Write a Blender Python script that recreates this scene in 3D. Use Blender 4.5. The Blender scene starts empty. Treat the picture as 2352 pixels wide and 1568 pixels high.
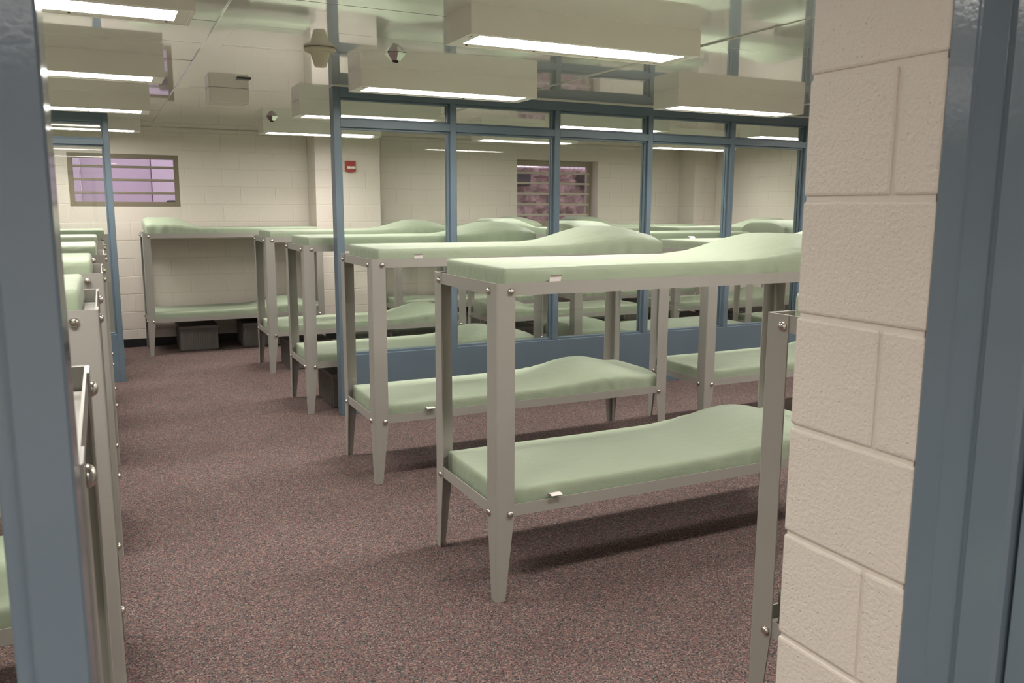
import bpy, bmesh, math, random
from mathutils import Vector, Matrix, noise

random.seed(7)
S = bpy.context.scene
C = S.collection
PI = math.pi

# ------------------------------------------------------------------ camera, world, exposure
YAW, PITCH, ROLL, EYE = 0.4563, 0.1605, -0.0039, 1.62
fwd = Vector((math.sin(YAW) * math.cos(PITCH), math.cos(YAW) * math.cos(PITCH), -math.sin(PITCH)))
rgt = Vector((math.cos(YAW), -math.sin(YAW), 0.0))
dwn = fwd.cross(rgt)
cr, sr = math.cos(ROLL), math.sin(ROLL)
r2 = rgt * cr + dwn * sr
d2 = dwn * cr - rgt * sr
cd = bpy.data.cameras.new('camera')
cam = bpy.data.objects.new('camera', cd)
C.objects.link(cam)
m = Matrix((r2, -d2, -fwd)).transposed().to_4x4()
m.translation = Vector((0, 0, EYE))
cam.matrix_world = m
cd.sensor_width = 36.0
cd.lens = 1907.2 / 2352 * 36
cd.clip_start = 0.05
cd.dof.use_dof = True
cd.dof.focus_distance = 3.4
cd.dof.aperture_fstop = 9.0
S.camera = cam

world = bpy.data.worlds.new('world')
S.world = world
world.use_nodes = True
bg = world.node_tree.nodes['Background']
bg.inputs['Color'].default_value = (0.68, 0.57, 0.74, 1)      # dusk daylight as the warm-balanced camera sees it
bg.inputs['Strength'].default_value = 2.0

S.view_settings.view_transform = 'Standard'
S.view_settings.look = 'None'
S.view_settings.gamma = 1.0
S.view_settings.use_curve_mapping = False
S.view_settings.exposure = 0.10
LAMP = 20.5                     # lens glow; most of the light leaves through the lamps' own beam
BEAM_W, BEAM_SPREAD = 13.0, math.radians(132)
LAMP_COLOR = (1.0, 0.955, 0.885, 1)


# ------------------------------------------------------------------ materials
def srgb(r, g, b):
    f = lambda c: (c / 255) / 12.92 if c / 255 <= 0.04045 else ((c / 255 + 0.055) / 1.055) ** 2.4
    return (f(r), f(g), f(b), 1)


def mat(name, color, rough=0.5, metal=0.0, spec=0.5, coat=0.0, coat_rough=0.05, bump=None, vary=None, ior=1.5):
    mt = bpy.data.materials.new(name)
    mt.use_nodes = True
    nt = mt.node_tree
    b = nt.nodes['Principled BSDF']
    b.inputs['Base Color'].default_value = color
    b.inputs['Roughness'].default_value = rough
    b.inputs['Metallic'].default_value = metal
    b.inputs['Specular IOR Level'].default_value = spec
    b.inputs['IOR'].default_value = ior
    b.inputs['Coat Weight'].default_value = coat
    b.inputs['Coat Roughness'].default_value = coat_rough
    if bump or vary:
        tc = nt.nodes.new('ShaderNodeTexCoord')
    if bump:
        sc, st, det = bump
        n = nt.nodes.new('ShaderNodeTexNoise')
        n.inputs['Scale'].default_value = sc
        n.inputs['Detail'].default_value = det
        bp = nt.nodes.new('ShaderNodeBump')
        bp.inputs['Strength'].default_value = st
        bp.inputs['Distance'].default_value = 0.01
        nt.links.new(tc.outputs['Object'], n.inputs['Vector'])
        nt.links.new(n.outputs['Fac'], bp.inputs['Height'])
        nt.links.new(bp.outputs['Normal'], b.inputs['Normal'])
    if vary:
        sc, amt = vary
        n2 = nt.nodes.new('ShaderNodeTexNoise')
        n2.inputs['Scale'].default_value = sc
        n2.inputs['Detail'].default_value = 4
        rp = nt.nodes.new('ShaderNodeValToRGB')
        rp.color_ramp.elements[0].position = 0.3
        rp.color_ramp.elements[1].position = 0.7
        rp.color_ramp.elements[0].color = tuple(c * (1 - amt) for c in color[:3]) + (1,)
        rp.color_ramp.elements[1].color = tuple(min(1, c * (1 + amt)) for c in color[:3]) + (1,)
        nt.links.new(tc.outputs['Object'], n2.inputs['Vector'])
        nt.links.new(n2.outputs['Fac'], rp.inputs['Fac'])
        nt.links.new(rp.outputs['Color'], b.inputs['Base Color'])
    return mt


def carpet_material():
    mt = bpy.data.materials.new('loop_carpet')
    mt.use_nodes = True
    nt = mt.node_tree
    b = nt.nodes['Principled BSDF']
    b.inputs['Roughness'].default_value = 0.95
    b.inputs['Specular IOR Level'].default_value = 0.15
    tc = nt.nodes.new('ShaderNodeTexCoord')
    v = nt.nodes.new('ShaderNodeTexVoronoi')
    v.inputs['Scale'].default_value = 195
    sep = nt.nodes.new('ShaderNodeSeparateColor')
    rp = nt.nodes.new('ShaderNodeValToRGB')
    rp.color_ramp.interpolation = 'CONSTANT'
    cols = [(0.0, (62, 57, 58)), (0.15, (108, 79, 77)), (0.32, (82, 80, 83)), (0.48, (122, 96, 91)),
            (0.64, (90, 73, 75)), (0.78, (100, 98, 88)), (0.90, (138, 119, 113))]
    e = rp.color_ramp.elements
    e[0].position, e[0].color = cols[0][0], srgb(*cols[0][1])
    e[1].position, e[1].color = cols[1][0], srgb(*cols[1][1])
    for p, c in cols[2:]:
        x = e.new(p)
        x.color = srgb(*c)
    big = nt.nodes.new('ShaderNodeTexNoise')
    big.inputs['Scale'].default_value = 2.2
    big.inputs['Detail'].default_value = 5
    mr = nt.nodes.new('ShaderNodeMapRange')
    mr.inputs['From Min'].default_value = 0.3
    mr.inputs['From Max'].default_value = 0.7
    mr.inputs['To Min'].default_value = 0.93
    mr.inputs['To Max'].default_value = 1.06
    mx = nt.nodes.new('ShaderNodeVectorMath')
    mx.operation = 'SCALE'
    bp = nt.nodes.new('ShaderNodeBump')
    bp.inputs['Strength'].default_value = 0.4
    bp.inputs['Distance'].default_value = 0.003
    L = nt.links.new
    L(tc.outputs['Object'], v.inputs['Vector'])
    L(tc.outputs['Object'], big.inputs['Vector'])
    L(v.outputs['Color'], sep.inputs['Color'])
    L(sep.outputs['Red'], rp.inputs['Fac'])
    L(big.outputs['Fac'], mr.inputs['Value'])
    L(rp.outputs['Color'], mx.inputs[0])
    L(mr.outputs['Result'], mx.inputs['Scale'])
    L(mx.outputs['Vector'], b.inputs['Base Color'])
    L(v.outputs['Distance'], bp.inputs['Height'])
    bp.invert = True
    L(bp.outputs['Normal'], b.inputs['Normal'])
    return mt


def block_material():
    mt = bpy.data.materials.new('painted_block')
    mt.use_nodes = True
    nt = mt.node_tree
    b = nt.nodes['Principled BSDF']
    b.inputs['Base Color'].default_value = (0.71, 0.65, 0.585, 1)
    b.inputs['Roughness'].default_value = 0.42
    tc = nt.nodes.new('ShaderNodeNewGeometry')
    n1 = nt.nodes.new('ShaderNodeTexNoise')
    n1.inputs['Scale'].default_value = 150
    n1.inputs['Detail'].default_value = 3
    v = nt.nodes.new('ShaderNodeTexVoronoi')
    v.inputs['Scale'].default_value = 80
    mr = nt.nodes.new('ShaderNodeMapRange')
    mr.inputs['From Min'].default_value = 0.0
    mr.inputs['From Max'].default_value = 0.17
    add = nt.nodes.new('ShaderNodeMath')
    add.operation = 'MULTIPLY_ADD'
    add.inputs[1].default_value = 0.7
    bp = nt.nodes.new('ShaderNodeBump')
    bp.inputs['Strength'].default_value = 0.6
    bp.inputs['Distance'].default_value = 0.004
    L = nt.links.new
    L(tc.outputs['Position'], n1.inputs['Vector'])
    L(tc.outputs['Position'], v.inputs['Vector'])
    L(v.outputs['Distance'], mr.inputs['Value'])
    L(mr.outputs['Result'], add.inputs[0])
    L(n1.outputs['Fac'], add.inputs[2])
    L(add.outputs['Value'], bp.inputs['Height'])
    L(bp.outputs['Normal'], b.inputs['Normal'])
    return mt


def fabric_material():
    mt = bpy.data.materials.new('sage_sheet')
    mt.use_nodes = True
    nt = mt.node_tree
    b = nt.nodes['Principled BSDF']
    b.inputs['Base Color'].default_value = (0.315, 0.373, 0.268, 1)
    b.inputs['Roughness'].default_value = 0.58
    b.inputs['Specular IOR Level'].default_value = 0.5
    b.inputs['Sheen Weight'].default_value = 0.1
    tc = nt.nodes.new('ShaderNodeTexCoord')
    mp = nt.nodes.new('ShaderNodeMapping')
    mp.inputs['Rotation'].default_value = (0, 0, 0.6)
    mp.inputs['Scale'].default_value = (4.5, 12.0, 8.0)
    n1 = nt.nodes.new('ShaderNodeTexNoise')
    n1.inputs['Scale'].default_value = 1.0
    n1.inputs['Detail'].default_value = 3
    n1.inputs['Distortion'].default_value = 0.6
    w = nt.nodes.new('ShaderNodeTexNoise')
    w.inputs['Scale'].default_value = 700
    b1 = nt.nodes.new('ShaderNodeBump')
    b1.inputs['Strength'].default_value = 0.42
    b1.inputs['Distance'].default_value = 0.02
    b2 = nt.nodes.new('ShaderNodeBump')
    b2.inputs['Strength'].default_value = 0.15
    b2.inputs['Distance'].default_value = 0.001
    L = nt.links.new
    L(tc.outputs['Object'], mp.inputs['Vector'])
    L(mp.outputs['Vector'], n1.inputs['Vector'])
    L(tc.outputs['Object'], w.inputs['Vector'])
    L(n1.outputs['Fac'], b1.inputs['Height'])
    L(w.outputs['Fac'], b2.inputs['Height'])
    L(b1.outputs['Normal'], b2.inputs['Normal'])
    L(b2.outputs['Normal'], b.inputs['Normal'])
    return mt


def glass_material():
    mt = bpy.data.materials.new('clear_glass')
    mt.use_nodes = True
    nt = mt.node_tree
    nt.nodes.remove(nt.nodes['Principled BSDF'])
    out = nt.nodes['Material Output']
    fr = nt.nodes.new('ShaderNodeFresnel')
    geo = nt.nodes.new('ShaderNodeNewGeometry')             # the pane is not refracted, so its rear face needs the inverse index
    ir = nt.nodes.new('ShaderNodeMapRange')
    ir.inputs['To Min'].default_value = 1.5
    ir.inputs['To Max'].default_value = 1 / 1.5
    nt.links.new(geo.outputs['Backfacing'], ir.inputs['Value'])
    nt.links.new(ir.outputs['Result'], fr.inputs['IOR'])
    tr = nt.nodes.new('ShaderNodeBsdfTransparent')
    tr.inputs['Color'].default_value = (0.97, 0.985, 0.97, 1)
    gl = nt.nodes.new('ShaderNodeBsdfGlossy')
    gl.inputs['Roughness'].default_value = 0.0
    mx = nt.nodes.new('ShaderNodeMixShader')
    L = nt.links.new
    L(fr.outputs['Fac'], mx.inputs['Fac'])
    L(tr.outputs['BSDF'], mx.inputs[1])
    L(gl.outputs['BSDF'], mx.inputs[2])
    L(mx.outputs['Shader'], out.inputs['Surface'])
    return mt


def emission(name, color, strength):
    mt = bpy.data.materials.new(name)
    mt.use_nodes = True
    nt = mt.node_tree
    nt.nodes.remove(nt.nodes['Principled BSDF'])
    e = nt.nodes.new('ShaderNodeEmission')
    e.inputs['Color'].default_value = color
    e.inputs['Strength'].default_value = strength
    nt.links.new(e.outputs['Emission'], nt.nodes['Material Output'].inputs['Surface'])
    return mt


M_BLOCK = block_material()
M_MORTAR = mat('painted_joint', (0.69, 0.63, 0.57, 1), 0.5, bump=(60, 0.2, 2))
M_WALL = mat('painted_wall', (0.71, 0.65, 0.585, 1), 0.5, bump=(60, 0.2, 2))
M_CEIL = mat('glossy_ceiling_steel', (0.66, 0.645, 0.615, 1), 0.07, spec=1.0, coat=1.0, coat_rough=0.03, vary=(0.8, 0.03))
M_BATTEN = mat('ceiling_batten_paint', (0.70, 0.69, 0.63, 1), 0.25)
M_CARPET = carpet_material()
M_BLUE = mat('blue_frame_paint', (0.128, 0.175, 0.22, 1), 0.34, bump=(160, 0.06, 2), vary=(3, 0.05))
M_JAMB = mat('blue_jamb_paint', (0.155, 0.200, 0.245, 1), 0.16, bump=(120, 0.03, 2))
M_TAUPE = mat('taupe_powder_coat', (0.33, 0.315, 0.288, 1), 0.33, bump=(220, 0.05, 2))
M_CHROME = mat('steel_bolt', (0.62, 0.585, 0.54, 1), 0.22, metal=1.0)
M_SHEET = fabric_material()
M_TAG = mat('white_care_tag', (0.82, 0.76, 0.74, 1), 0.6)
M_GLASS = glass_material()
M_LAMP = emission('lamp_lens', LAMP_COLOR, LAMP)
M_BOX = mat('fixture_enamel', (0.84, 0.80, 0.74, 1), 0.3)
M_SCREW = mat('dark_screw', (0.05, 0.045, 0.04, 1), 0.4, metal=0.6)
M_BASE = mat('black_rubber_base', (0.008, 0.01, 0.01, 1), 0.45)
M_TOTE = mat('charcoal_plastic', (0.13, 0.117, 0.107, 1), 0.5)
M_WINF = mat('bronze_window_steel', (0.21, 0.175, 0.125, 1), 0.45)
M_WINB = mat('tan_window_bar', (0.25, 0.215, 0.155, 1), 0.45)
M_WINF2 = mat('tan_window_steel', (0.34, 0.29, 0.225, 1), 0.45)
M_WINB2 = mat('grey_window_bar', (0.55, 0.50, 0.42, 1), 0.45)
M_RED = mat('red_alarm_plastic', (0.33, 0.018, 0.014, 1), 0.35)
M_STROBE = mat('strobe_lens', (0.85, 0.84, 0.8, 1), 0.12)
M_BEIGE = mat('beige_detector_plastic', (0.60, 0.54, 0.43, 1), 0.45)
M_MIRROR = mat('chrome_escutcheon', (0.6, 0.61, 0.58, 1), 0.08, metal=1.0)
M_DARK = mat('dark_bronze', (0.03, 0.026, 0.022, 1), 0.4)
M_LILAC = mat('pale_render', (0.76, 0.68, 0.74, 1), 0.8, vary=(1.2, 0.06))
M_LILAC2 = mat('pale_render_darker', (0.66, 0.58, 0.64, 1), 0.8, vary=(1.4, 0.07))  # darker tone of the middle panel on the wall outside
M_RUBBLE = mat('red_stone_bank', (0.25, 0.17, 0.15, 1), 0.9, bump=(14, 1.0, 6), vary=(6, 0.45))
M_PICKET = mat('white_picket', (0.80, 0.74, 0.76, 1), 0.7)
M_SHRUB = mat('dark_unit', (0.025, 0.02, 0.022, 1), 0.7)


# ------------------------------------------------------------------ mesh helpers
def box(bm, lo, hi):
    x0, y0, z0 = lo
    x1, y1, z1 = hi
    v = [bm.verts.new(p) for p in ((x0, y0, z0), (x1, y0, z0), (x1, y1, z0), (x0, y1, z0),
                                   (x0, y0, z1), (x1, y0, z1), (x1, y1, z1), (x0, y1, z1))]
    for f in ((0, 3, 2, 1), (4, 5, 6, 7), (0, 1, 5, 4), (1, 2, 6, 5), (2, 3, 7, 6), (3, 0, 4, 7)):
        bm.faces.new([v[i] for i in f])


def prism(bm, pts, z0, z1):
    a = [bm.verts.new((x, y, z0)) for x, y in pts]
    b = [bm.verts.new((x, y, z1)) for x, y in pts]
    n = len(pts)
    for i in range(n):
        bm.faces.new((a[i], a[(i + 1) % n], b[(i + 1) % n], b[i]))
    bm.faces.new(a[::-1])
    bm.faces.new(b)


def lathe(bm, prof, seg=28, cx=0, cy=0):
    rings = []
    for r, z in prof:
        rings.append([bm.verts.new((cx + r * math.cos(2 * PI * k / seg), cy + r * math.sin(2 * PI * k / seg), z)) for k in range(seg)])
    for a, b in zip(rings, rings[1:]):
        for k in range(seg):
            bm.faces.new((a[k], a[(k + 1) % seg], b[(k + 1) % seg], b[k]))
    bm.faces.new(rings[0][::-1])
    bm.faces.new(rings[-1])


def finish(bm, name, material, smooth=False, bevel=0.0, seg=1):
    bmesh.ops.recalc_face_normals(bm, faces=bm.faces)
    if bevel:
        bmesh.ops.bevel(bm, geom=[e for e in bm.edges if e.calc_face_angle(0) > 0.6], offset=bevel, segments=seg,
                        profile=0.6, affect='EDGES', clamp_overlap=True)
    me = bpy.data.meshes.new(name)
    bm.to_mesh(me)
    bm.free()
    me.materials.append(material)
    if smooth:
        me.polygons.foreach_set('use_smooth', [True] * len(me.polygons))
    return me


def link(name, me, parent=None, loc=(0, 0, 0), rot=(0, 0, 0), scale=(1, 1, 1)):
    o = bpy.data.objects.new(name, me)
    C.objects.link(o)
    o.location = loc
    o.rotation_euler = rot
    o.scale = scale
    if parent is not None:
        o.parent = parent
    return o


def boxes(name, material, lst, parent=None, bevel=0.0, loc=(0, 0, 0)):
    bm = bmesh.new()
    for lo, hi in lst:
        box(bm, lo, hi)
    return link(name, finish(bm, name, material, bevel=bevel), parent, loc)


def thing(name, label, cat, loc=(0, 0, 0), group=None, rotz=0.0):
    o = bpy.data.objects.new(name, None)
    C.objects.link(o)
    o.empty_display_size = 0.1
    o.location = loc
    o.rotation_euler = (0, 0, rotz)
    o['label'] = label
    o['category'] = cat
    if group:
        o['group'] = group
    return o


def tag(o, label, cat, group=None):
    o['label'] = label
    o['category'] = cat
    if group:
        o['group'] = group
    return o


def structure(o, label=None):
    o['kind'] = 'structure'
    if label:
        o['label'] = label
    return o


def root_structure(name, label):
    o = bpy.data.objects.new(name, None)
    C.objects.link(o)
    return structure(o, label)


# ------------------------------------------------------------------ room shell
XL, XR = -4.3, 8.35            # dormitory side walls
YF, YB = 1.103, 10.45          # front wall (inner face), back wall
ZC = 2.50                      # ceiling
COURSE, BLOCK = 0.2045, 0.4064
BACK_IN = 0.0035                # joints sit this far behind the block faces

bm = bmesh.new()
bmesh.ops.create_grid(bm, x_segments=1, y_segments=1, size=0.5)
for v in bm.verts:
    v.co.x = XL - 0.3 + (v.co.x + 0.5) * (XR - XL + 0.6)
    v.co.y = -2.9 + (v.co.y + 0.5) * (YB + 3.2)
structure(link('floor', finish(bm, 'floor', M_CARPET)), 'speckled mauve brown loop carpet')

# ceiling: steel pan panels with raised battens over their side joints
ceil = boxes('ceiling', M_CEIL, [((XL - 0.3, -2.9, ZC + 0.012), (XR + 0.3, YB + 0.3, ZC + 0.12))])
structure(ceil, 'glossy off white steel ceiling')
PW, PD = 2.47, 0.61
bx_ = [0.615 + PW * k for k in range(-2, 4)]
bm = bmesh.new()
box(bm, (0.002, 0.002, 0), (PW - 0.002, PD - 0.0015, 0.011))
panel_me = finish(bm, 'ceiling_panel', M_CEIL)
rp = random.Random(3)
y = -2.9
while y < YB - 0.01:
    d = min(PD, YB - y)
    for x in bx_[:-1]:
        o = link('ceiling_panel', panel_me, ceil, (x, y, ZC), (rp.uniform(-0.0022, 0.0022), rp.uniform(-0.0008, 0.0008), 0), (1, d / PD, 1))
    y += PD
for x in bx_:
    bm = bmesh.new()
    box(bm, (x - 0.046, -2.9, ZC - 0.007), (x + 0.046, YB, ZC + 0.001))
    link('batten', finish(bm, 'batten', M_CEIL, bevel=0.0015), ceil)

# unit block: chamfered front face towards -Y, scaled per piece
_cache = {}


def block_mesh(w, h, d):
    k = (round(w, 3), round(h, 3), round(d, 3))
    if k not in _cache:
        bm = bmesh.new()
        c = 0.003
        fr = [bm.verts.new(p) for p in ((c, 0, c), (w - c, 0, c), (w - c, 0, h - c), (c, 0, h - c))]
        md = [bm.verts.new(p) for p in ((0, c, 0), (w, c, 0), (w, c, h), (0, c, h))]
        bk = [bm.verts.new(p) for p in ((0, d, 0), (w, d, 0), (w, d, h), (0, d, h))]
        bm.faces.new(fr)
        for a, b in ((fr, md), (md, bk)):
            for i in range(4):
                bm.faces.new((a[i], b[i], b[(i + 1) % 4], a[(i + 1) % 4]))
        me = finish(bm, 'block', M_BLOCK)
        _cache[k] = me
    return _cache[k]


def lay_blocks(parent, origin, ang, u0, u1, z0, z1, phase=0.0, holes=(), joint=0.006):
    """courses along direction ang from origin, faces towards the left-hand normal rotated -90 deg"""
    ca, sa = math.cos(ang), math.sin(ang)
    vj = 0.0025
    n = 0
    k = 0
    while k * COURSE < z1 - 0.02:
        a, b = max(k * COURSE, z0), min((k + 1) * COURSE, z1)
        if b - a > 0.03:
            u = u0 - ((u0 + phase + (BLOCK / 2 if k % 2 else 0)) % BLOCK)
            while u < u1 - 0.01:
                p, q = max(u, u0), min(u + BLOCK, u1)
                parts = [(p, q)]
                for h0, h1, hz0, hz1 in holes:
                    if a < hz1 - 0.02 and b > hz0 + 0.02:
                        nxt = []
                        for s, e in parts:
                            if e <= h0 or s >= h1:
                                nxt.append((s, e))
                            else:
                                if s < h0:
                                    nxt.append((s, h0 + joint / 2))
                                if e > h1:
                                    nxt.append((h1 - joint / 2, e))
                        parts = nxt
                for s, e in parts:
                    if e - s > 0.03:
                        link('block', block_mesh(e - s - vj, b - a - joint, 0.03), parent,
                             (origin[0] + ca * (s + vj / 2), origin[1] + sa * (s + vj / 2), a + joint / 2), (0, 0, ang))
                        n += 1
                u += BLOCK
        k += 1
    return n


# windows in the back wall: (x0, x1, z0, z1)
W1 = (-0.29, 0.845, 1.61, 2.19)
W2 = (5.20, 6.51, 1.35, 2.272)
B0Y = YB + BACK_IN
wb = boxes('wall_back', M_MORTAR, [
    ((XL - 0.3, B0Y, 0), (W1[0], YB + 0.3, ZC + 0.01)),
    ((W1[0], B0Y, 0), (W1[1], YB + 0.3, W1[2])), ((W1[0], B0Y, W1[3]), (W1[1], YB + 0.3, ZC + 0.01)),
    ((W1[1], B0Y, 0), (W2[0], YB + 0.3, ZC + 0.01)),
    ((W2[0], B0Y, 0), (W2[1], YB + 0.3, W2[2])), ((W2[0], B0Y, W2[3]), (W2[1], YB + 0.3, ZC + 0.01)),
    ((W2[1], B0Y, 0), (XR + 0.3, YB + 0.3, ZC + 0.01))])
structure(wb, 'cream painted block wall with two barred windows')
lay_blocks(wb, (0, YB), 0, -0.75, 2.32, 0.0, ZC, 0.11, [W1])
lay_blocks(wb, (0, YB), 0, 3.12, 7.96, 0.0, ZC, 0.20, [W2])
boxes('plain_face', M_WALL, [((XL, YB, 0), (-0.755, B0Y, ZC))], wb)

# pilasters
PX0, PX1, PY = 2.325, 3.125, 10.07
p1 = boxes('wall_pilaster', M_MORTAR, [((PX0 + 0.0035, PY + 0.0035, 0), (PX1 - 0.0035, B0Y, ZC + 0.01))])
structure(p1, 'block pilaster carrying the red alarm')
lay_blocks(p1, (0, PY), 0, PX0 + 0.0, PX1 - 0.0, 0, ZC, -PX0)
lay_blocks(p1, (PX0, YB), -PI / 2, 0, YB - PY, 0, ZC, 0.19)
lay_blocks(p1, (PX1, PY), PI / 2, 0, YB - PY, 0, ZC, 0.19)
p2 = boxes('wall_pilaster.001', M_MORTAR, [((7.955, 10.075, 0), (XR + 0.1, B0Y, ZC + 0.01))])
structure(p2, 'block pilaster in the far right corner')
lay_blocks(p2, (0, 10.07), 0, 7.95, XR, 0, ZC, -7.95)
lay_blocks(p2, (7.95, YB), -PI / 2, 0, YB - 10.07, 0, ZC, 0.19)

wr = boxes('wall_right', M_MORTAR, [((XR + BACK_IN, 1.0, 0), (XR + 0.3, YB + 0.3, ZC + 0.01))])
structure(wr, 'cream painted block side wall')
lay_blocks(wr, (XR, 10.07), -PI / 2, 0, 2.9, 0, ZC, 0.1)
boxes('plain_face', M_WALL, [((XR, 1.1, 0), (XR + BACK_IN, 10.07 - 2.905, ZC))], wr)
structure(boxes('wall_left', M_WALL, [((XL - 0.3, 1.0, 0), (XL, YB + 0.3, ZC + 0.01))]), 'plain side wall beyond the left bunks')

# front wall with the pier beside the doorway
XP = 1.11
YP0 = 0.840
wf = boxes('wall_front', M_MORTAR, [((XP + 0.004, YP0 + 0.005, 0), (XR + 0.3, YF - 0.005, ZC + 0.01))])
structure(wf, 'white painted block pier and wall beside the doorway')
k = 0
j = 0.009


def pier_block(y0, y1, z0, z1):
    bm = bmesh.new()
    box(bm, (XP, y0, z0), (XP + 0.40, y1, z1))
    link('block', finish(bm, 'block', M_BLOCK, bevel=0.005, seg=2), wf)


while k * COURSE < ZC - 0.02:
    z0, z1 = k * COURSE + j / 2, min((k + 1) * COURSE, ZC) - j / 2
    if k % 2 == 0:                       # 0.82-1.02, 1.23-1.43, 1.64-1.84 carry the upright joint
        pier_block(YP0, 0.922 - 0.0035, z0, z1)
        pier_block(0.922 + 0.0035, YF, z0, z1)
    else:
        pier_block(YP0, YF, z0, z1)
    k += 1
boxes('plain_face', M_WALL, [((XP + 0.41, YF - 0.012, 0), (XR, YF, ZC)), ((XP + 0.41, YP0, 0), (XR, YP0 + 0.012, ZC))], wf)
boxes('lintel', M_WALL, [((-1.1, 0.88, 2.19), (XP, YF, ZC + 0.01))], wf)
structure(boxes('wall_front.001', M_WALL, [((XL - 0.3, 0.84, 0), (-1.1, YF, ZC + 0.01))]), 'front wall left of the glazed entry')

# hall on the camera's side of the doorway
structure(boxes('wall_hall_left', M_WALL, [((-2.3, -2.9, 0), (-2.1, 0.84, ZC + 0.01))]))
structure(boxes('wall_hall_right', M_WALL, [((3.0, -2.9, 0), (3.2, 0.84, ZC + 0.01))]))
structure(boxes('wall_hall_back', M_WALL, [((-2.3, -3.1, 0), (3.2, -2.9, ZC + 0.01))]))

# black rubber base
structure(boxes('baseboard_back', M_BASE, [((XL, YB - 0.006, 0), (PX0, YB + 0.01, 0.098)), ((PX1, YB - 0.006, 0), (7.95, YB + 0.01, 0.098))], bevel=0.003), 'black rubber baseboard')
structure(boxes('baseboard_pilaster', M_BASE, [((PX0 - 0.006, PY - 0.006, 0), (PX1 + 0.006, PY + 0.01, 0.098)), ((PX0 - 0.006, PY, 0), (PX0 + 0.01, YB, 0.098)),
                                               ((PX1 - 0.01, PY, 0), (PX1 + 0.006, YB, 0.098))]), 'black rubber baseboard')
structure(boxes('baseboard_right', M_BASE, [((XR - 0.006, 1.1, 0), (XR + 0.01, 10.07, 0.098))]), 'black rubber baseboard')


# ------------------------------------------------------------------ windows
def window(name, w, depth, fm, bmz, bars, fw, barh, label, proud):
    x0, x1, z0, z1 = w
    yf = YB + depth
    r = root_structure(name, label)
    bm = bmesh.new()
    for lo, hi in (((x0, yf, z0), (x0 + fw, yf + 0.06, z1)), ((x1 - fw, yf, z0), (x1, yf + 0.06, z1)),
                   ((x0 + fw, yf, z1 - fw), (x1 - fw, yf + 0.06, z1)), ((x0 + fw, yf, z0), (x1 - fw, yf + 0.06, z0 + fw))):
        box(bm, lo, hi)
    link('window_frame', finish(bm, 'window_frame', fm, bevel=0.003), r)
    for z in bars:
        bm = bmesh.new()
        box(bm, (x0 + fw * 0.6, yf - proud, z - barh / 2), (x1 - fw * 0.6, yf - proud + 0.03, z + barh / 2))
        link('window_bar', finish(bm, 'window_bar', bmz, bevel=0.004), r)
    boxes('window_pane', M_GLASS, [((x0 + fw, yf + 0.035, z0 + fw), (x1 - fw, yf + 0.041, z1 - fw))], r)
    return r


window('window_1', W1, 0.004, M_WINF, M_WINB, (2.048, 1.904, 1.760), 0.052, 0.027, 'barred steel window onto a pale lilac wall', -0.005)
window('window_2', W2, 0.19, M_WINF2, M_WINB2, (2.098, 1.954, 1.808, 1.658, 1.511), 0.075, 0.03, 'deep barred window onto a red stone bank', 0.025)

# outdoors, as much as the two windows show
ob = boxes('neighbouring_wall', M_LILAC, [((-5.5, 13.6, -0.5), (-0.228, 13.9, 4.2)), ((0.722, 13.6, -0.5), (3.4, 13.9, 4.2))])
structure(ob, 'pale wall of the next building outside')
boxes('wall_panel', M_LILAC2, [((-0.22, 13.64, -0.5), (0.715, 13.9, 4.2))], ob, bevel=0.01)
w_ = tag(boxes('wall_unit', M_SHRUB, [((0.90, 13.40, 1.52), (1.06, 13.60, 1.70))], bevel=0.02), 'small dark box fixed on the pale wall outside', 'utility box')
structure(boxes('ground_outside', M_RUBBLE, [((-9, YB + 0.3, -0.6), (26, 26, -0.02))]), 'ground outside')
bank = bmesh.new()
nu, nv = 90, 50
gv = [[None] * (nv + 1) for _ in range(nu + 1)]
for i in range(nu + 1):
    for k_ in range(nv + 1):
        px, pz = 5.9 + 4.9 * i / nu, 2.34 * k_ / nv
        gv[i][k_] = bank.verts.new((px, 14.0 + 0.10 * noise.noise(Vector((px * 5, pz * 7, 2))) + 0.06 * noise.noise(Vector((px * 13, pz * 17, 5))), pz))
for i in range(nu):
    for k_ in range(nv):
        bank.faces.new((gv[i][k_], gv[i + 1][k_], gv[i + 1][k_ + 1], gv[i][k_ + 1]))
box(bank, (5.9, 14.14, 0), (10.8, 14.9, 2.34))
bk_o = link('stone_bank', finish(bank, 'stone_bank', M_RUBBLE))
tag(bk_o, 'red stone retaining bank outside the right window', 'stone bank')
pk = thing('picket_fence', 'white picket fence along the top of the red stone bank', 'fence', (8.3, 14.5, 2.34))
bm = bmesh.new()
box(bm, (-2.2, -0.02, 0.0), (2.3, 0.02, 0.06))
link('fence_rail', finish(bm, 'fence_rail', M_PICKET), pk)
bm = bmesh.new()
box(bm, (-0.024, -0.012, 0), (0.024, 0.012, 0.75))
pm = finish(bm, 'picket', M_PICKET)
for i in range(46):
    link('picket', pm, pk, (-2.15 + i * 0.097, -0.035, 0.005))
for (sx, sz, hh, ww, lb) in ((8.42, 2.03, 0.22, 0.36, 'dark box sitting against the red bank right of the mullion'),
                             (6.98, 2.0, 0.26, 0.3, 'dark box sitting against the red bank left of the mullion')):
    bm = bmesh.new()
    box(bm, (sx - ww / 2, 13.74, sz), (sx + ww / 2, 14.10, sz + hh))
    tag(link('utility_box', finish(bm, 'utility_box', M_SHRUB, bevel=0.05, seg=3)), lb, 'utility box')


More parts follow.
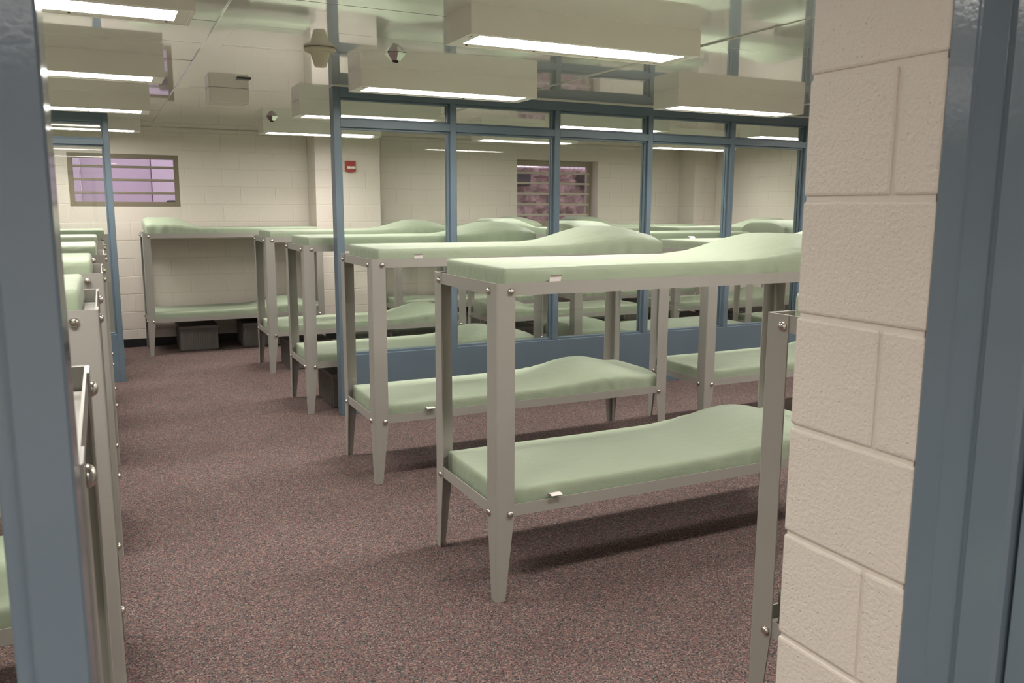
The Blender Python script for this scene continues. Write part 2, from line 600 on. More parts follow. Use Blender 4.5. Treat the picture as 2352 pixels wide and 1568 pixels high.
# ------------------------------------------------------------------ blue glazed partitions
def partition(name, label, yf, xs, x_end, z_sill=0.475, z_t0=2.205, z_t1=2.262, z_h=2.418, dep=0.11, first_w=0.05, flip=False):
    """xs: left edges of the uprights (0.05 wide), x_end: where header and panel stop"""
    r = root_structure(name, label)
    xa, xb = min(xs[0], x_end), max(xs[-1] + 0.05, x_end)
    zt = ZC - 0.008
    yb = yf + dep
    ha, hb = (xa, xb - 0.05) if flip else (xa + 0.05, xb)
    boxes('header', M_BLUE, [((ha, yf, z_h), (hb, yb, zt))], r, bevel=0.0015)
    boxes('lower_panel', M_BLUE, [((ha, yf, 0.0), (hb, yb, z_sill))], r, bevel=0.0015)
    for x in xs:
        end = (x == xs[0] and not flip) or (x == xs[-1] and flip)
        boxes('mullion', M_BLUE, [((x, yf, 0 if end else z_sill), (x + 0.05, yb, zt if end else z_h))], r, bevel=0.002)
    edges = sorted(list(xs))
    spans = [(a + 0.05, b) for a, b in zip(edges, edges[1:])]
    if flip:
        if x_end < edges[0]:
            spans = [(x_end, edges[0])] + spans
    else:
        if x_end > edges[-1] + 0.1:
            spans.append((edges[-1] + 0.05, x_end))
    ym = yf + dep * 0.5
    st = 0.016
    for a, b in spans:
        boxes('transom_bar', M_BLUE, [((a, yf, z_t0), (b, yb, z_t1))], r, bevel=0.002)
        for z0, z1 in ((z_sill, z_t0), (z_t1, z_h)):
            bm = bmesh.new()
            for ys, ye in ((yf + 0.030, ym - 0.004), (ym + 0.004, yb - 0.030)):
                box(bm, (a, ys, z0), (b, ye, z0 + st))
                box(bm, (a, ys, z1 - st), (b, ye, z1))
                box(bm, (a, ys, z0 + st), (a + st, ye, z1 - st))
                box(bm, (b - st, ys, z0 + st), (b, ye, z1 - st))
            link('glazing_stop', finish(bm, 'glazing_stop', M_BLUE, bevel=0.0015), r)
            boxes('glass_pane', M_GLASS, [((a + 0.004, ym - 0.003, z0 + 0.004), (b - 0.004, ym + 0.003, z1 - 0.004))], r)
    boxes('ceiling_trim', M_BATTEN, [((xa - 0.004, yf - 0.006, zt), (xb, yb + 0.006, ZC + 0.005))], r)
    return r


partition('wall_partition_right', 'blue steel framed glass partition across the dormitory', 6.268,
          [1.597, 2.526, 3.474, 4.422, 5.361, 6.300, 7.240, 8.18], XR)
partition('wall_partition_left', 'blue steel framed glass partition behind the left bunks', 8.387,
          [-3.80, -2.85, -1.88, -0.90, 0.066], XL, z_sill=0.447, z_t0=2.150, z_t1=2.200, z_h=2.348, flip=True)

# entry screen: post left of the opening, its sidelight, and the jamb against the pier
ent = root_structure('wall_entry', 'blue glazed entry screen the picture is taken through')
boxes('post', M_JAMB, [((-0.090, 0.900, 0), (-0.040, 1.030, 2.15))], ent, bevel=0.003)
boxes('post', M_JAMB, [((-1.10, 0.900, 0), (-1.05, 1.030, 2.15))], ent, bevel=0.003)
boxes('header', M_JAMB, [((-1.10, 0.900, 2.15), (XP, 1.030, 2.20))], ent, bevel=0.003)
boxes('lower_panel', M_JAMB, [((-1.05, 0.902, 0), (-0.09, 1.028, 0.475))], ent, bevel=0.003)
bm = bmesh.new()
for ys, ye in ((0.922, 0.955), (0.963, 0.996)):
    box(bm, (-0.108, ys, 0.475), (-0.090, ye, 2.15))
    box(bm, (-1.05, ys, 0.475), (-1.032, ye, 2.15))
    box(bm, (-1.032, ys, 0.475), (-0.108, ye, 0.493))
    box(bm, (-1.032, ys, 2.132), (-0.108, ye, 2.15))
link('glazing_stop', finish(bm, 'glazing_stop', M_JAMB, bevel=0.002), ent)
boxes('glass_pane', M_GLASS, [((-1.046, 0.956, 0.479), (-0.094, 0.962, 2.146))], ent)
# right jamb: pressed steel profile seen from its inner side (plan outline, extruded)
bm = bmesh.new()
prism(bm, [(1.1105, 0.8395), (1.1085, 0.837), (1.1085, 0.799), (1.1092, 0.796), (1.1110, 0.794), (1.1165, 0.758), (1.1152, 0.7560),
           (1.1175, 0.7545), (1.1185, 0.747), (1.1125, 0.7452), (1.1105, 0.743), (1.1105, 0.690), (1.1145, 0.684), (1.22, 0.683), (1.22, 0.8395)], 0.0, 2.20)
link('jamb', finish(bm, 'jamb', M_JAMB), ent)

# door leaf of the entry, swung right back towards the camera
dr = boxes('door_1', M_JAMB, [((1.1215, -0.26, 0.012), (1.1665, 0.677, 2.14))], bevel=0.002)
structure(dr, 'blue steel door swung open against the right jamb')

# ------------------------------------------------------------------ ceiling lights
FL, FW, FH = 1.26, 0.31, 0.126
bm = bmesh.new()
x0, x1, y0, y1 = 0, FL, 0, FW
a0, a1, b0, b1 = 0.062, FL - 0.062, 0.048, 0.242
zb, zr = -FH, -FH + 0.006
box(bm, (0, 0, zb), (0.012, FW, 0.005))
box(bm, (FL - 0.012, 0, zb), (FL, FW, 0.005))
box(bm, (0.012, 0, zb), (FL - 0.012, 0.012, 0.005))
box(bm, (0.012, FW - 0.012, zb), (FL - 0.012, FW, 0.005))
box(bm, (0.012, 0.012, -0.02), (FL - 0.012, FW - 0.012, -0.012))
for lo, hi in (((0.012, 0.012), (a0, FW - 0.012)), ((a1, 0.012), (FL - 0.012, FW - 0.012)), ((a0, 0.012), (a1, b0)), ((a0, b1), (a1, FW - 0.012))):
    box(bm, (lo[0], lo[1], zb + 0.003), (hi[0], hi[1], zb + 0.012))
housing_me = finish(bm, 'housing', M_BOX)
bm = bmesh.new()
box(bm, (a0, b0, zr), (a1, b1, zr + 0.01))
lens_me = finish(bm, 'lens', M_LAMP)
bm = bmesh.new()
lathe(bm, [(0.006, -0.001), (0.006, 0.002)], 10)
screw_me = finish(bm, 'screw', M_SCREW)
bm = bmesh.new()
box(bm, (0.03, 0.06, zb + 0.0015), (0.032, 0.10, zb + 0.0035))
latch_me = finish(bm, 'latch', M_SCREW)


beam = bpy.data.lights.new('tubes', 'AREA')
beam.shape = 'RECTANGLE'
beam.size, beam.size_y = a1 - a0, b1 - b0
beam.energy = BEAM_W
beam.color = LAMP_COLOR[:3]
beam.spread = BEAM_SPREAD


def ceiling_light(x, y, label, group='box lights on the ceiling'):
    t = thing('ceiling_light', label, 'ceiling light', (x, y, ZC), group)
    link('housing', housing_me, t)
    link('lens', lens_me, t)
    link('tubes', beam, t, ((a0 + a1) / 2, (b0 + b1) / 2, zr - 0.002))
    for sx in (0.09, 0.45, 0.81, 1.17):
        link('screw', screw_me, t, (sx, 0.268, zb + 0.001))
    link('latch', latch_me, t)
    return t


LIGHTS = [
    (1.52, 3.515, 'large ceiling box light above the nearest central bunk, top centre'),
    (1.545, 5.33, 'ceiling box light in front of the glass partition, by the chrome sprinkler'),
    (3.935, 5.215, 'ceiling box light by the pier, right end of the partition header'),
    (-0.87, 3.625, 'brightest of the stacked left hand lights, at top left corner'),
    (-0.86, 5.53, 'second ceiling light from the top along the left side'),
    (-0.84, 7.52, 'third left hand ceiling light, just above the left partition header'),
    (-0.83, 9.51, 'fourth left hand ceiling light, crossing behind the left partition post'),
    (1.55, 7.19, 'first ceiling light behind the end post of the right partition'),
    (1.57, 9.04, 'ceiling light nearest the alarm pilaster, far end of the room'),
    (3.92, 6.98, 'ceiling light seen through the third transom pane of the partition'),
    (3.94, 8.82, 'far ceiling light above the deep window, seen through glass'),
    (6.40, 8.86, 'far right ceiling light seen through the fourth tall pane'),
    (6.35, 6.98, 'ceiling light close behind the partition at its right end'),
]
for x, y, lb in LIGHTS:
    ceiling_light(x, y, lb)
for x, y, lb in ((1.52, 1.72, 'ceiling light overhead just inside the doorway'),
                 (-0.87, 1.80, 'ceiling light overhead left of the doorway'),
                 (3.93, 1.72, 'ceiling light reflected small in the partition glass'),
                 (3.93, 3.48, 'ceiling light hidden behind the pier, mirrored in partition glass'),
                 (6.35, 3.48, 'ceiling light far right behind the pier'),
                 (6.35, 5.22, 'ceiling light far right near the side wall'),
                 (-3.3, 3.6, 'unseen ceiling light added far left, second row from the entry'),  # far left column is out of view, added for its light
                 (-3.3, 5.5, 'unseen ceiling light added far left in the middle of the room'),
                 (-3.3, 7.4, 'unseen ceiling light added far left near the left partition'),
                 (-0.6, -0.75, 'unseen light added in the hall to brighten the entry post'),  # hall lamps are unseen, added to brighten the entry post and jamb
                 (-0.6, -2.1, 'unseen light added at the rear of the hall for more brightness'),
                 (-1.9, -0.75, 'unseen light added at the left side of the hall for more brightness')):
    ceiling_light(x, y, lb)

# ------------------------------------------------------------------ bunks
BL, BW, BH = 2.078, 0.676, 1.325
LW, LF, ZT = 0.084, 0.043, 0.37       # leg flange, foot width, height where the taper starts


def leg_mesh(flx, fly):
    """angle leg, outer corner at the origin, flanges along +x and +y (mirrored by flx / fly)"""
    t, r = 0.004, 0.007
    bm = bmesh.new()
    rings = []
    for z, w in ((0.0, LF), (ZT, LW), (BH, LW)):
        pts = [(0, w), (0, r), (r * 0.3, r * 0.3), (r, 0), (w, 0), (w, t), (r + 0.001, t), (t, r + 0.001), (t, w)]
        rings.append([bm.verts.new((px * flx, py * fly, z)) for px, py in pts])
    for a, b in zip(rings, rings[1:]):
        for i in range(len(a)):
            bm.faces.new((a[i], a[(i + 1) % len(a)], b[(i + 1) % len(a)], b[i]))
    bm.faces.new(rings[0])
    bm.faces.new(rings[-1])
    return finish(bm, 'leg', M_TAUPE)


def angle_bar(length, h=0.050, lip=0.030, t=0.003):
    """runs along +x, upright face at y=0 facing -y, lip inwards at the bottom"""
    bm = bmesh.new()
    pts = [(0, 0), (lip, 0), (lip, t), (t, t), (t + 0.0015, h), (0, h)]
    a = [bm.verts.new((0, py, pz)) for py, pz in pts]
    b = [bm.verts.new((length, py, pz)) for py, pz in pts]
    for i in range(6):
        bm.faces.new((a[i], a[(i + 1) % 6], b[(i + 1) % 6], b[i]))
    bm.faces.new(a)
    bm.faces.new(b)
    return finish(bm, 'rail', M_TAUPE)


LEGS = {(sx, sy): leg_mesh(sx, sy) for sx in (1, -1) for sy in (1, -1)}
T4 = 0.0042
side_me = angle_bar(BL - 2 * T4)
end_me = angle_bar(BW - 2 * T4 - 0.007)
bm = bmesh.new()
box(bm, (-BL / 2 + 0.012, -BW / 2 + 0.012, 0), (BL / 2 - 0.012, BW / 2 - 0.012, 0.002))
deck_me = finish(bm, 'deck', M_TAUPE)
bm = bmesh.new()
lathe(bm, [(0.0150, 0.0), (0.0147, 0.0030), (0.0127, 0.0072), (0.0088, 0.0106), (0.0040, 0.0124), (0.0008, 0.0127)], 16)
bolt_me = finish(bm, 'bolt', M_CHROME, smooth=True)
Z_UP, Z_LO = BH - 0.0505, 0.362


def make_bunk(label, x0, y0, sx=1.0):
    t = thing('bunk_bed', label, 'bunk bed', (x0 + BL * sx / 2, y0 + BW / 2, 0), 'steel bunk beds of the dormitory')
    t.scale = (sx, 1, 1)
    hx, hy = BL / 2, BW / 2
    legs = {}
    for (ax, ay) in ((-1, -1), (1, -1), (-1, 1), (1, 1)):
        legs[(ax, ay)] = link('leg', LEGS[(-ax, -ay)], t, (ax * hx, ay * hy, 0))
    for z in (Z_UP, Z_LO):
        link('side_rail', side_me, t, (-hx + T4, -hy + T4, z))
        link('side_rail', side_me, t, (hx - T4, hy - T4, z), (0, 0, PI))
        link('end_rail', end_me, t, (hx - T4, -hy + T4 + 0.0035, z), (0, 0, PI / 2))
        link('end_rail', end_me, t, (-hx + T4, hy - T4 - 0.0035, z), (0, 0, -PI / 2))
        link('deck', deck_me, t, (0, 0, z + 0.0032))
    for z in (BH - 0.033, 0.374):
        for ax in (-1, 1):
            for ay in (-1, 1):
                link('bolt', bolt_me, legs[(ax, ay)], (-ax * 0.0645, 0, z), (-ay * PI / 2, 0, 0))
                link('bolt', bolt_me, legs[(ax, ay)], (0, -ay * 0.0645, z), (0, ax * PI / 2, 0))
    return t


def sm(a, b, x):
    t = max(0.0, min(1.0, (x - a) / (b - a)))
    return t * t * (3 - 2 * t)


MLEN, MWID, MTHK = 1.985, 0.622, 0.104


def mattress_mesh(kind, seed):
    """foam slab in a fitted sheet, pillow bulge under the sheet towards +x"""
    hx, hy, hz, r = MLEN / 2, MWID / 2, MTHK / 2, 0.015
    nx, ny, nz = 84, 22, 6

    def axis(n, h):
        inner = [(-h + r) + (2 * (h - r)) * i / (n - 4) for i in range(n - 3)]
        return [-h, -h + r * 0.4] + inner + [h - r * 0.4, h]
    X, Y_ = axis(nx, hx), axis(ny, hy)
    Z = [-hz + 2 * hz * i / nz for i in range(nz + 1)]
    bm = bmesh.new()
    vs = {}

    def V(i, j, k):
        if (i, j, k) not in vs:
            vs[(i, j, k)] = bm.verts.new((X[i], Y_[j], Z[k]))
        return vs[(i, j, k)]
    mx, my, mz = len(X) - 1, len(Y_) - 1, nz
    for i in range(mx):
        for jj in range(my):
            bm.faces.new((V(i, jj, mz), V(i + 1, jj, mz), V(i + 1, jj + 1, mz), V(i, jj + 1, mz)))
            bm.faces.new((V(i, jj, 0), V(i, jj + 1, 0), V(i + 1, jj + 1, 0), V(i + 1, jj, 0)))
    for i in range(mx):
        for kk in range(mz):
            bm.faces.new((V(i, 0, kk), V(i + 1, 0, kk), V(i + 1, 0, kk + 1), V(i, 0, kk + 1)))
            bm.faces.new((V(i, my, kk), V(i, my, kk + 1), V(i + 1, my, kk + 1), V(i + 1, my, kk)))
    for jj in range(my):
        for kk in range(mz):
            bm.faces.new((V(0, jj, kk), V(0, jj, kk + 1), V(0, jj + 1, kk + 1), V(0, jj + 1, kk)))
            bm.faces.new((V(mx, jj, kk), V(mx, jj + 1, kk), V(mx, jj + 1, kk + 1), V(mx, jj, kk + 1)))
    off = Vector((seed * 3.17, seed * 1.31, 0))
    for v in bm.verts:
        p = v.co
        inner = Vector((max(-hx + r, min(hx - r, p.x)), max(-hy + r, min(hy - r, p.y)), max(-hz + r, min(hz - r, p.z))))
        d = p - inner
        if d.length > 1e-6:
            p = inner + d.normalized() * r
        u = (p.x + hx) / MLEN
        w = p.y / hy
        top = sm(-hz * 0.5, hz, p.z)
        g = max(0.0, 1 - abs(w) ** 4.0 * 0.78)
        if kind == 'soft':
            if seed == 1:
                f = sm(0.58, 0.84, u) * (1 - 0.42 * sm(0.87, 0.985, u)) * (1 - 0.5 * sm(0.975, 1.0, u))
                hgt = 0.110
            else:
                f = sm(0.54, 0.79, u) * (1 - 0.66 * sm(0.80, 0.98, u))
                hgt = 0.100
        elif kind == 'full':
            f = sm(0.67, 0.86, u) * (1 - 0.22 * sm(0.965, 1.0, u))
            hgt = 0.112
        else:
            f, hgt = 0.0, 0.0
        lump = hgt * f * g * top
        nz_ = noise.noise(Vector((p.x * 2.1, p.y * 3.0, 0)) + off) * 0.003 * top
        wr_ = 0.0
        if f > 0 or u > 0.5:
            edge = sm(0.45, 0.95, abs(w)) * sm(0.5, 0.7, u) * (1 - sm(0.95, 1.0, u))
            wr_ = edge * 0.008 * math.sin((p.x * (1 if w < 0 else -1) + abs(p.y) * 1.3 + 0.12 * noise.noise(p * 4 + off)) * 58 + seed)
        wr_ += 0.0013 * sm(0.6, 1.0, abs(w)) * math.sin(p.x * 27 + 2.2 * noise.noise(p * 3 + off) * 3 + seed)
        side = 1 - top
        bulge = 0.010 * f * (1 if abs(w) > 0.9 else 0)
        p.z += lump + nz_ + wr_ * 0.22
        p.y += (bulge + wr_ * 0.8 * (0.25 + 0.75 * side)) * (1 if w > 0 else -1) * (1 if abs(w) > 0.85 else 0)
        if kind == 'full' and u > 0.93:
            p.x += 0.034 * f * sm(0.0, hz, p.z) * (1 - abs(w) ** 3)
        p.z += hz
        v.co = p
    return finish(bm, 'mattress', M_SHEET, smooth=True)


MAT = {('soft', 0): mattress_mesh('soft', 1), ('soft', 1): mattress_mesh('soft', 4),
       ('full', 0): mattress_mesh('full', 2), ('full', 1): mattress_mesh('full', 6),
       ('flat', 0): mattress_mesh('flat', 3)}


def tag_mesh(path):
    bm = bmesh.new()
    up = [[bm.verts.new((px, -py, pz)) for px in (-0.026, 0.0, 0.026)] for py, pz in path]
    lo = [[bm.verts.new(v.co - Vector((0, -0.0006, 0.0012))) for v in r_] for r_ in up]
    for rows, sgn in ((up, 1), (lo, -1)):
        for a, b in zip(rows, rows[1:]):
            for k_ in (0, 1):
                f = (a[k_], a[k_ + 1], b[k_ + 1], b[k_])
                bm.faces.new(f if sgn > 0 else f[::-1])
    me = bpy.data.meshes.new('care_tag')
    bm.to_mesh(me)
    bm.free()
    me.materials.append(M_TAG)
    return me


tag_flat = tag_mesh(((0.0, 0.040), (0.006, 0.056), (0.018, 0.066), (0.034, 0.067), (0.046, 0.061)))
tag_up = tag_mesh(((0.012, 0.036), (0.015, 0.050), (0.019, 0.066), (0.027, 0.071)))


def make_mattress(label, x0, y0, tier, kind, var, head='right', sx=1.0, tagx=None, tag_side=-1, dx=0.0):
    z = (Z_UP if tier else Z_LO) + 0.0056
    cx, cy = x0 + BL * sx / 2 + dx, y0 + BW / 2
    o = link('mattress', MAT[(kind, var)], None, (cx, cy, z), (0, 0, 0 if head == 'right' else PI), (sx, 1, 1))
    tag(o, label, 'mattress', 'sage green mattresses on the bunks')
    if tagx is not None:
        s = 1 if head == 'right' else -1
        lx = (tagx - cx) * s
        flip = (tag_side == 1) != (head == 'left')
        g = link('care_tag', tag_up if tier and tag_side < 0 else tag_flat, o, (lx, (MWID / 2 - 0.002) * (1 if flip else -1), 0.0 if tag_side < 0 else 0.052), (0.0, 0, PI if flip else 0))
        g['label'] = 'white care tag sticking out over the rail'
    return o


BUNKS = [
    # key, x0, y0, x-scale, bunk label, upper (kind,var,head,label,tag), lower (...)
    ('b1', 1.364, 2.922, 1.0, 'large taupe steel bunk bed in the centre, standing nearest the camera',
     ('soft', 0, 'right', 'sage mattress on the top tier of the nearest central bunk', 1.635, -1),
     ('soft', 1, 'right', 'sage mattress on the bottom tier of the nearest central bunk', 1.640, -1)),
    ('b2', 1.355, 4.570, 1.0, 'taupe steel bunk second from the camera, directly in front of the partition',
     ('soft', 0, 'right', 'sage mattress on top of the second central bunk, pillow bulge at right', 1.642, -1),
     ('soft', 1, 'right', 'sage mattress low on the second central bunk, rounded pillow bulge', 1.70, -1)),
    ('b3', 1.372, 6.425, 1.0, 'taupe steel bunk straddling the partition end post, just behind the glass',
     ('soft', 0, 'right', 'sage mattress on the top tier just behind the partition end post', None, -1),
     ('soft', 1, 'right', 'sage mattress on the low tier just behind the partition end post', None, -1)),
    ('b4', 1.397, 8.196, 1.0, 'taupe steel bunk between the end post bunk and the back wall bunk',
     ('soft', 1, 'right', 'sage top mattress of the fourth bunk along the aisle, pillow at right', None, -1),
     ('soft', 0, 'right', 'sage lower mattress of the fourth bunk along the aisle', None, -1)),
    ('b5', 0.385, 9.715, 0.925, 'taupe steel bunk against the back wall under the lilac window',
     ('full', 0, 'left', 'sage top mattress against the back wall, plump pillow end at left', None, -1),
     ('soft', 1, 'right', 'sage lower mattress against the back wall, above two storage boxes', None, -1)),
    ('b0', 1.704, 1.130, 1.0, 'taupe steel bunk half hidden behind the white block pier',
     ('flat', 0, 'right', 'sage top mattress mostly hidden behind the white block pier', None, -1),
     ('flat', 0, 'right', 'sage lower mattress peeking out beside the white block pier', None, -1)),
    ('c2', 3.780, 4.590, 1.0, 'taupe steel bunk right of the second central bunk, beside the pier edge',
     ('soft', 1, 'right', 'sage top mattress with a white tag on its far edge', 4.14, 1),
     ('soft', 0, 'right', 'sage lower mattress in front of the blue panel, beside the pier', None, -1)),
    ('c3', 3.780, 6.425, 1.0, 'taupe steel bunk close behind the middle panes of the partition',
     ('full', 1, 'left', 'sage top mattress behind the middle panes, pillow end facing left', None, -1),
     ('full', 0, 'left', 'sage lower mattress behind the middle panes, dark pillow end at left', None, -1)),
    ('c4', 3.780, 8.200, 1.0, 'taupe steel bunk in the second row behind the middle panes',
     ('full', 0, 'left', 'sage top mattress in the second row behind glass, pillow at left', None, -1),
     ('full', 1, 'left', 'sage lower mattress in the second row, folded pillow end at left', None, -1)),
    ('c5', 3.190, 9.715, 1.0, 'taupe steel bunk against the back wall left of the deep window',
     ('soft', 0, 'right', 'sage top mattress by the back wall, pillow below the deep window', None, -1),
     ('flat', 0, 'right', 'sage lower mattress by the back wall left of the deep window', None, -1)),
    ('d3', 6.200, 6.425, 1.0, 'taupe steel bunk close behind the right end panes',
     ('full', 0, 'left', 'sage top mattress with folded pillow end beside the last mullion', None, -1),
     ('flat', 0, 'left', 'sage lower mattress close behind the right end panes', None, -1)),
    ('d4', 6.240, 8.200, 1.0, 'taupe steel bunk in the second row behind the right end panes',
     ('soft', 0, 'right', 'sage top mattress, second row at right, under the side wall', None, -1),
     ('soft', 1, 'right', 'sage lower mattress in the second row at right, behind glass', None, -1)),
    ('d5', 5.760, 9.715, 1.0, 'taupe steel bunk against the back wall right of the deep window',
     ('full', 1, 'left', 'sage top mattress by the back wall, pillow at the deep window corner', None, -1),
     ('flat', 0, 'left', 'sage lower mattress by the back wall right of the deep window', None, -1)),
    ('l0', -2.115, 1.045, 1.0, 'taupe steel bunk right behind the blurred blue entry post',
     ('flat', 0, 'left', 'sage top mattress right behind the blurred blue entry post', None, -1),
     ('flat', 0, 'left', 'sage lower mattress seen through the sidelight glass at left edge', None, -1)),
    ('l1', -2.101, 2.644, 1.0, 'first taupe bunk past the entry post, largest of the left row',
     ('soft', 0, 'left', 'sage top mattress, largest and lowest of the stacked left row', None, -1),
     ('flat', 0, 'left', 'sage lower mattress of the first bunk past the entry post', None, -1)),
    ('l2', -2.084, 4.088, 1.0, 'second taupe bunk past the entry post in the left row',
     ('soft', 1, 'left', 'sage top mattress second from the entry post in the left row', None, -1),
     ('flat', 0, 'left', 'sage lower mattress of the second bunk in the left row', None, -1)),
    ('l3', -2.069, 5.614, 1.0, 'third taupe bunk past the entry post in the left row',
     ('soft', 0, 'left', 'sage top mattress third from the entry post in the left row', None, -1),
     ('flat', 0, 'left', 'sage lower mattress of the third bunk in the left row', None, -1)),
    ('l4', -2.068, 7.136, 1.0, 'fourth taupe bunk in the left row, in front of the left partition',
     ('soft', 1, 'left', 'sage top mattress nearest the left partition, on its near side', None, -1),
     ('flat', 0, 'left', 'sage lower mattress nearest the left partition, on its near side', None, -1)),
    ('l5', -2.010, 9.040, 1.0, 'taupe bunk behind the glass of the left partition',
     ('flat', 0, 'left', 'sage top mattress seen through the left partition glass', None, -1),
     ('flat', 0, 'left', 'sage lower mattress behind the glass of the left partition', None, -1)),
]
for key, x0, y0, sx, lb, up, lo in BUNKS:
    make_bunk(lb, x0, y0, sx)
    for tier, (kind, var, head, ml, tx, ts) in ((1, up), (0, lo)):
        make_mattress(ml, x0, y0, tier, kind, var, head, sx, tx, ts, 0.026 if key == 'b0' else 0.0)

# ------------------------------------------------------------------ storage boxes under the far bunks
TW, TD, TH = 0.40, 0.54, 0.262
bm = bmesh.new()


def ribbed(w, d, n):
    pts = []
    amp = 0.007
    for (ax, ay, bx, by, nx_, ny_) in ((-w / 2, -d / 2, w / 2, -d / 2, 0, -1), (w / 2, -d / 2, w / 2, d / 2, 1, 0),
                                       (w / 2, d / 2, -w / 2, d / 2, 0, 1), (-w / 2, d / 2, -w / 2, -d / 2, -1, 0)):
        for i in range(n):
            for s, o_ in ((0.0, 0), (0.45, 0), (0.5, 1), (0.95, 1)):
                t = (i + s) / n
                if i == 0 and s == 0 or True:
                    k_ = amp if (o_ and 0 < i < n - 1) else 0
                    pts.append((ax + (bx - ax) * t + nx_ * k_, ay + (by - ay) * t + ny_ * k_))
    return pts


pts = ribbed(TW, TD, 16)
prism(bm, pts, 0.012, TH)
box(bm, (-TW / 2 + 0.012, -TD / 2 + 0.012, 0), (TW / 2 - 0.012, TD / 2 - 0.012, 0.013))
tote_me = finish(bm, 'body', M_TOTE)
bm = bmesh.new()
box(bm, (-TW / 2 - 0.012, -TD / 2 - 0.012, TH - 0.012), (TW / 2 + 0.012, TD / 2 + 0.012, TH + 0.022))
lid_me = finish(bm, 'lid', M_TOTE, bevel=0.006, seg=2)


def tote(x, y, label):
    t = thing('storage_box', label, 'storage box', (x, y, 0), 'storage boxes under the bunks')
    link('body', tote_me, t)
    link('lid', lid_me, t)


tote(0.915, 10.155, 'charcoal ribbed storage box under the back wall bunk, nearer its left leg')
tote(1.60, 10.155, 'charcoal ribbed storage box under the back wall bunk, nearer the aisle bunks')
tote(1.80, 6.80, 'charcoal storage box half hidden by the partition end post')
for kx, ky, nm in ((1.397, 8.196, 'fourth aisle bunk'), (3.78, 6.425, 'bunk behind the middle panes'), (3.78, 8.2, 'second row bunk behind the middle panes'),
                   (3.19, 9.715, 'back wall bunk left of the deep window'), (6.2, 6.425, 'bunk behind the right end panes'),
                   (6.24, 8.2, 'second row right end bunk'), (5.76, 9.715, 'back wall bunk right of the deep window')):
    for dx, w_ in ((0.42, 'at left'), (1.04, 'in the middle'), (1.64, 'at right')):
        tote(kx + dx, ky + 0.37, 'dark box under the %s, %s' % (nm, w_))

# ------------------------------------------------------------------ small fixtures
al = thing('fire_alarm', 'red fire alarm with white strobe on the far pilaster', 'fire alarm', (2.748, PY, 2.025))
bm = bmesh.new()
pts = [(-0.064, 0.135), (-0.064, 0.018), (-0.045, 0.006), (0, 0.0), (0.045, 0.006), (0.064, 0.018), (0.064, 0.135)]
a = [bm.verts.new((x, 0, z)) for x, z in pts]
b = [bm.verts.new((x, -0.038, z)) for x, z in pts]
for i in range(len(pts)):
    bm.faces.new((a[i], a[(i + 1) % 7], b[(i + 1) % 7], b[i]))
bm.faces.new(a)
bm.faces.new(b)
link('body', finish(bm, 'body', M_RED, bevel=0.004, seg=2), al)
bm = bmesh.new()
box(bm, (-0.042, -0.052, 0.042), (-0.008, -0.036, 0.072))
box(bm, (-0.008, -0.046, 0.044), (0.012, -0.036, 0.070))
box(bm, (0.012, -0.052, 0.042), (0.056, -0.036, 0.072))
link('strobe', finish(bm, 'strobe', M_STROBE, bevel=0.005, seg=2), al)

sd = thing('smoke_detector', 'beige cone shaped detector hanging from the ceiling by the partition post', 'detector', (1.177, 4.874, ZC))
bm = bmesh.new()
lathe(bm, [(0.086, -0.001), (0.090, -0.007), (0.089, -0.015), (0.080, -0.021)], 36)
link('flange', finish(bm, 'flange', M_BEIGE, smooth=True), sd)
bm = bmesh.new()
lathe(bm, [(0.080, -0.020), (0.060, -0.026), (0.052, -0.036), (0.048, -0.050), (0.040, -0.076), (0.034, -0.096), (0.031, -0.101), (0.008, -0.1015)], 36)
link('cone', finish(bm, 'cone', M_BEIGE, smooth=True), sd)


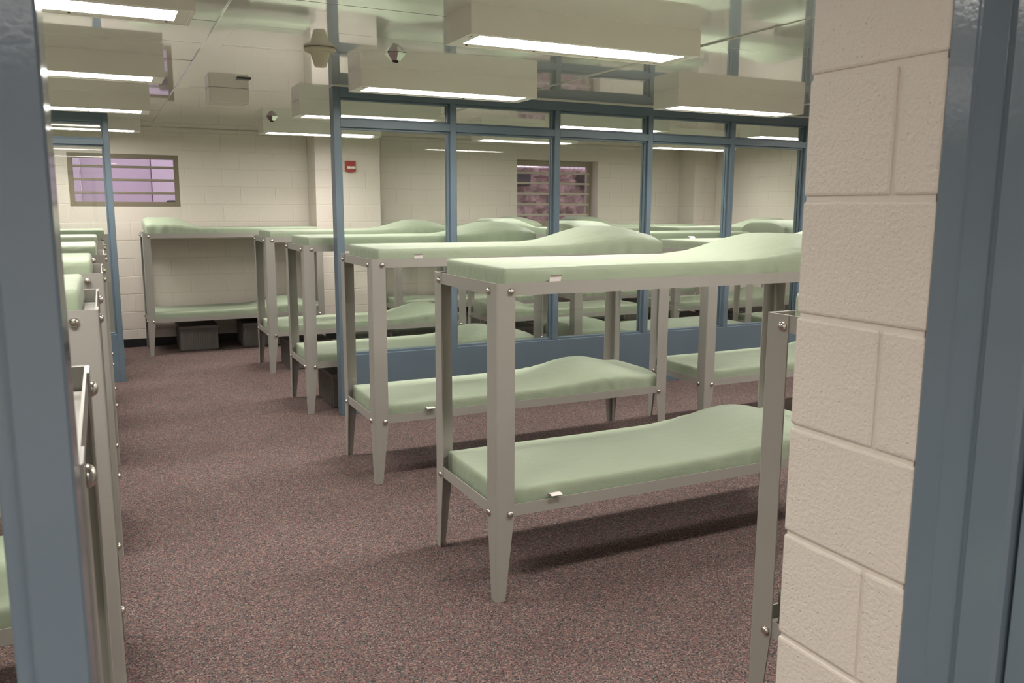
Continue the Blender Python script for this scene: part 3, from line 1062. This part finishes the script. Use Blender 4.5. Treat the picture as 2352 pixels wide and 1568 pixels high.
def sprinkler(x, y, label, rot):
    t = thing('sprinkler', label, 'sprinkler', (x, y, ZC), 'chrome sprinklers on the ceiling', rot)
    bm = bmesh.new()
    R0, R1 = 0.066, 0.029
    n = 6
    a = [bm.verts.new((R0 * math.cos(2 * PI * k / n), R0 * math.sin(2 * PI * k / n), -0.002)) for k in range(n)]
    b = [bm.verts.new((R1 * math.cos(2 * PI * k / n), R1 * math.sin(2 * PI * k / n), -0.043)) for k in range(n)]
    for k in range(n):
        bm.faces.new((a[k], a[(k + 1) % n], b[(k + 1) % n], b[k]))
    bm.faces.new(a)
    bm.faces.new(b)
    link('escutcheon', finish(bm, 'escutcheon', M_MIRROR), t)
    bm = bmesh.new()
    for k in range(5):
        cx = -0.016 + 0.008 * k
        box(bm, (cx - 0.0018, -0.006, -0.053), (cx + 0.0018, 0.006, -0.042))
    link('deflector', finish(bm, 'deflector', M_DARK), t)


sprinkler(1.603, 4.82, 'faceted chrome sprinkler above the light in front of the partition', 0.45)
sprinkler(1.594, 8.686, 'small chrome sprinkler farther back, left of the partition post', 0.45)

vt = thing('ceiling_vent', 'off white boxed air vent on the ceiling between the two rows of lights', 'vent', (0.937, 6.90, ZC))
bm = bmesh.new()
w, d, h = 0.145, 0.125, 0.108
box(bm, (-w, -d, -h), (-w + 0.008, d, 0))
box(bm, (w - 0.008, -d, -h), (w, d, 0))
box(bm, (-w + 0.008, -d, -h), (w - 0.008, -d + 0.008, 0))
box(bm, (-w + 0.008, d - 0.008, -h), (w - 0.008, d, 0))
box(bm, (-w + 0.008, -d + 0.008, -0.03), (w - 0.008, d - 0.008, -0.02))
link('housing', finish(bm, 'housing', M_BOX, bevel=0.002), vt)
bm = bmesh.new()
box(bm, (-w + 0.018, -0.008, -0.001), (w - 0.018, 0.008, 0.001))
sl_me = finish(bm, 'vent_slat', M_BOX)
for i in range(11):
    link('vent_slat', sl_me, vt, (0, -0.10 + i * 0.02, -h + 0.012), (0.6, 0, 0))
bk2 = tag(boxes('ceiling_bracket', M_DARK, [((0.915, 6.20, ZC - 0.008), (1.008, 6.275, ZC + 0.0))], bevel=0.002), 'thin dark slot plate on the ceiling above the boxed vent', 'bracket')
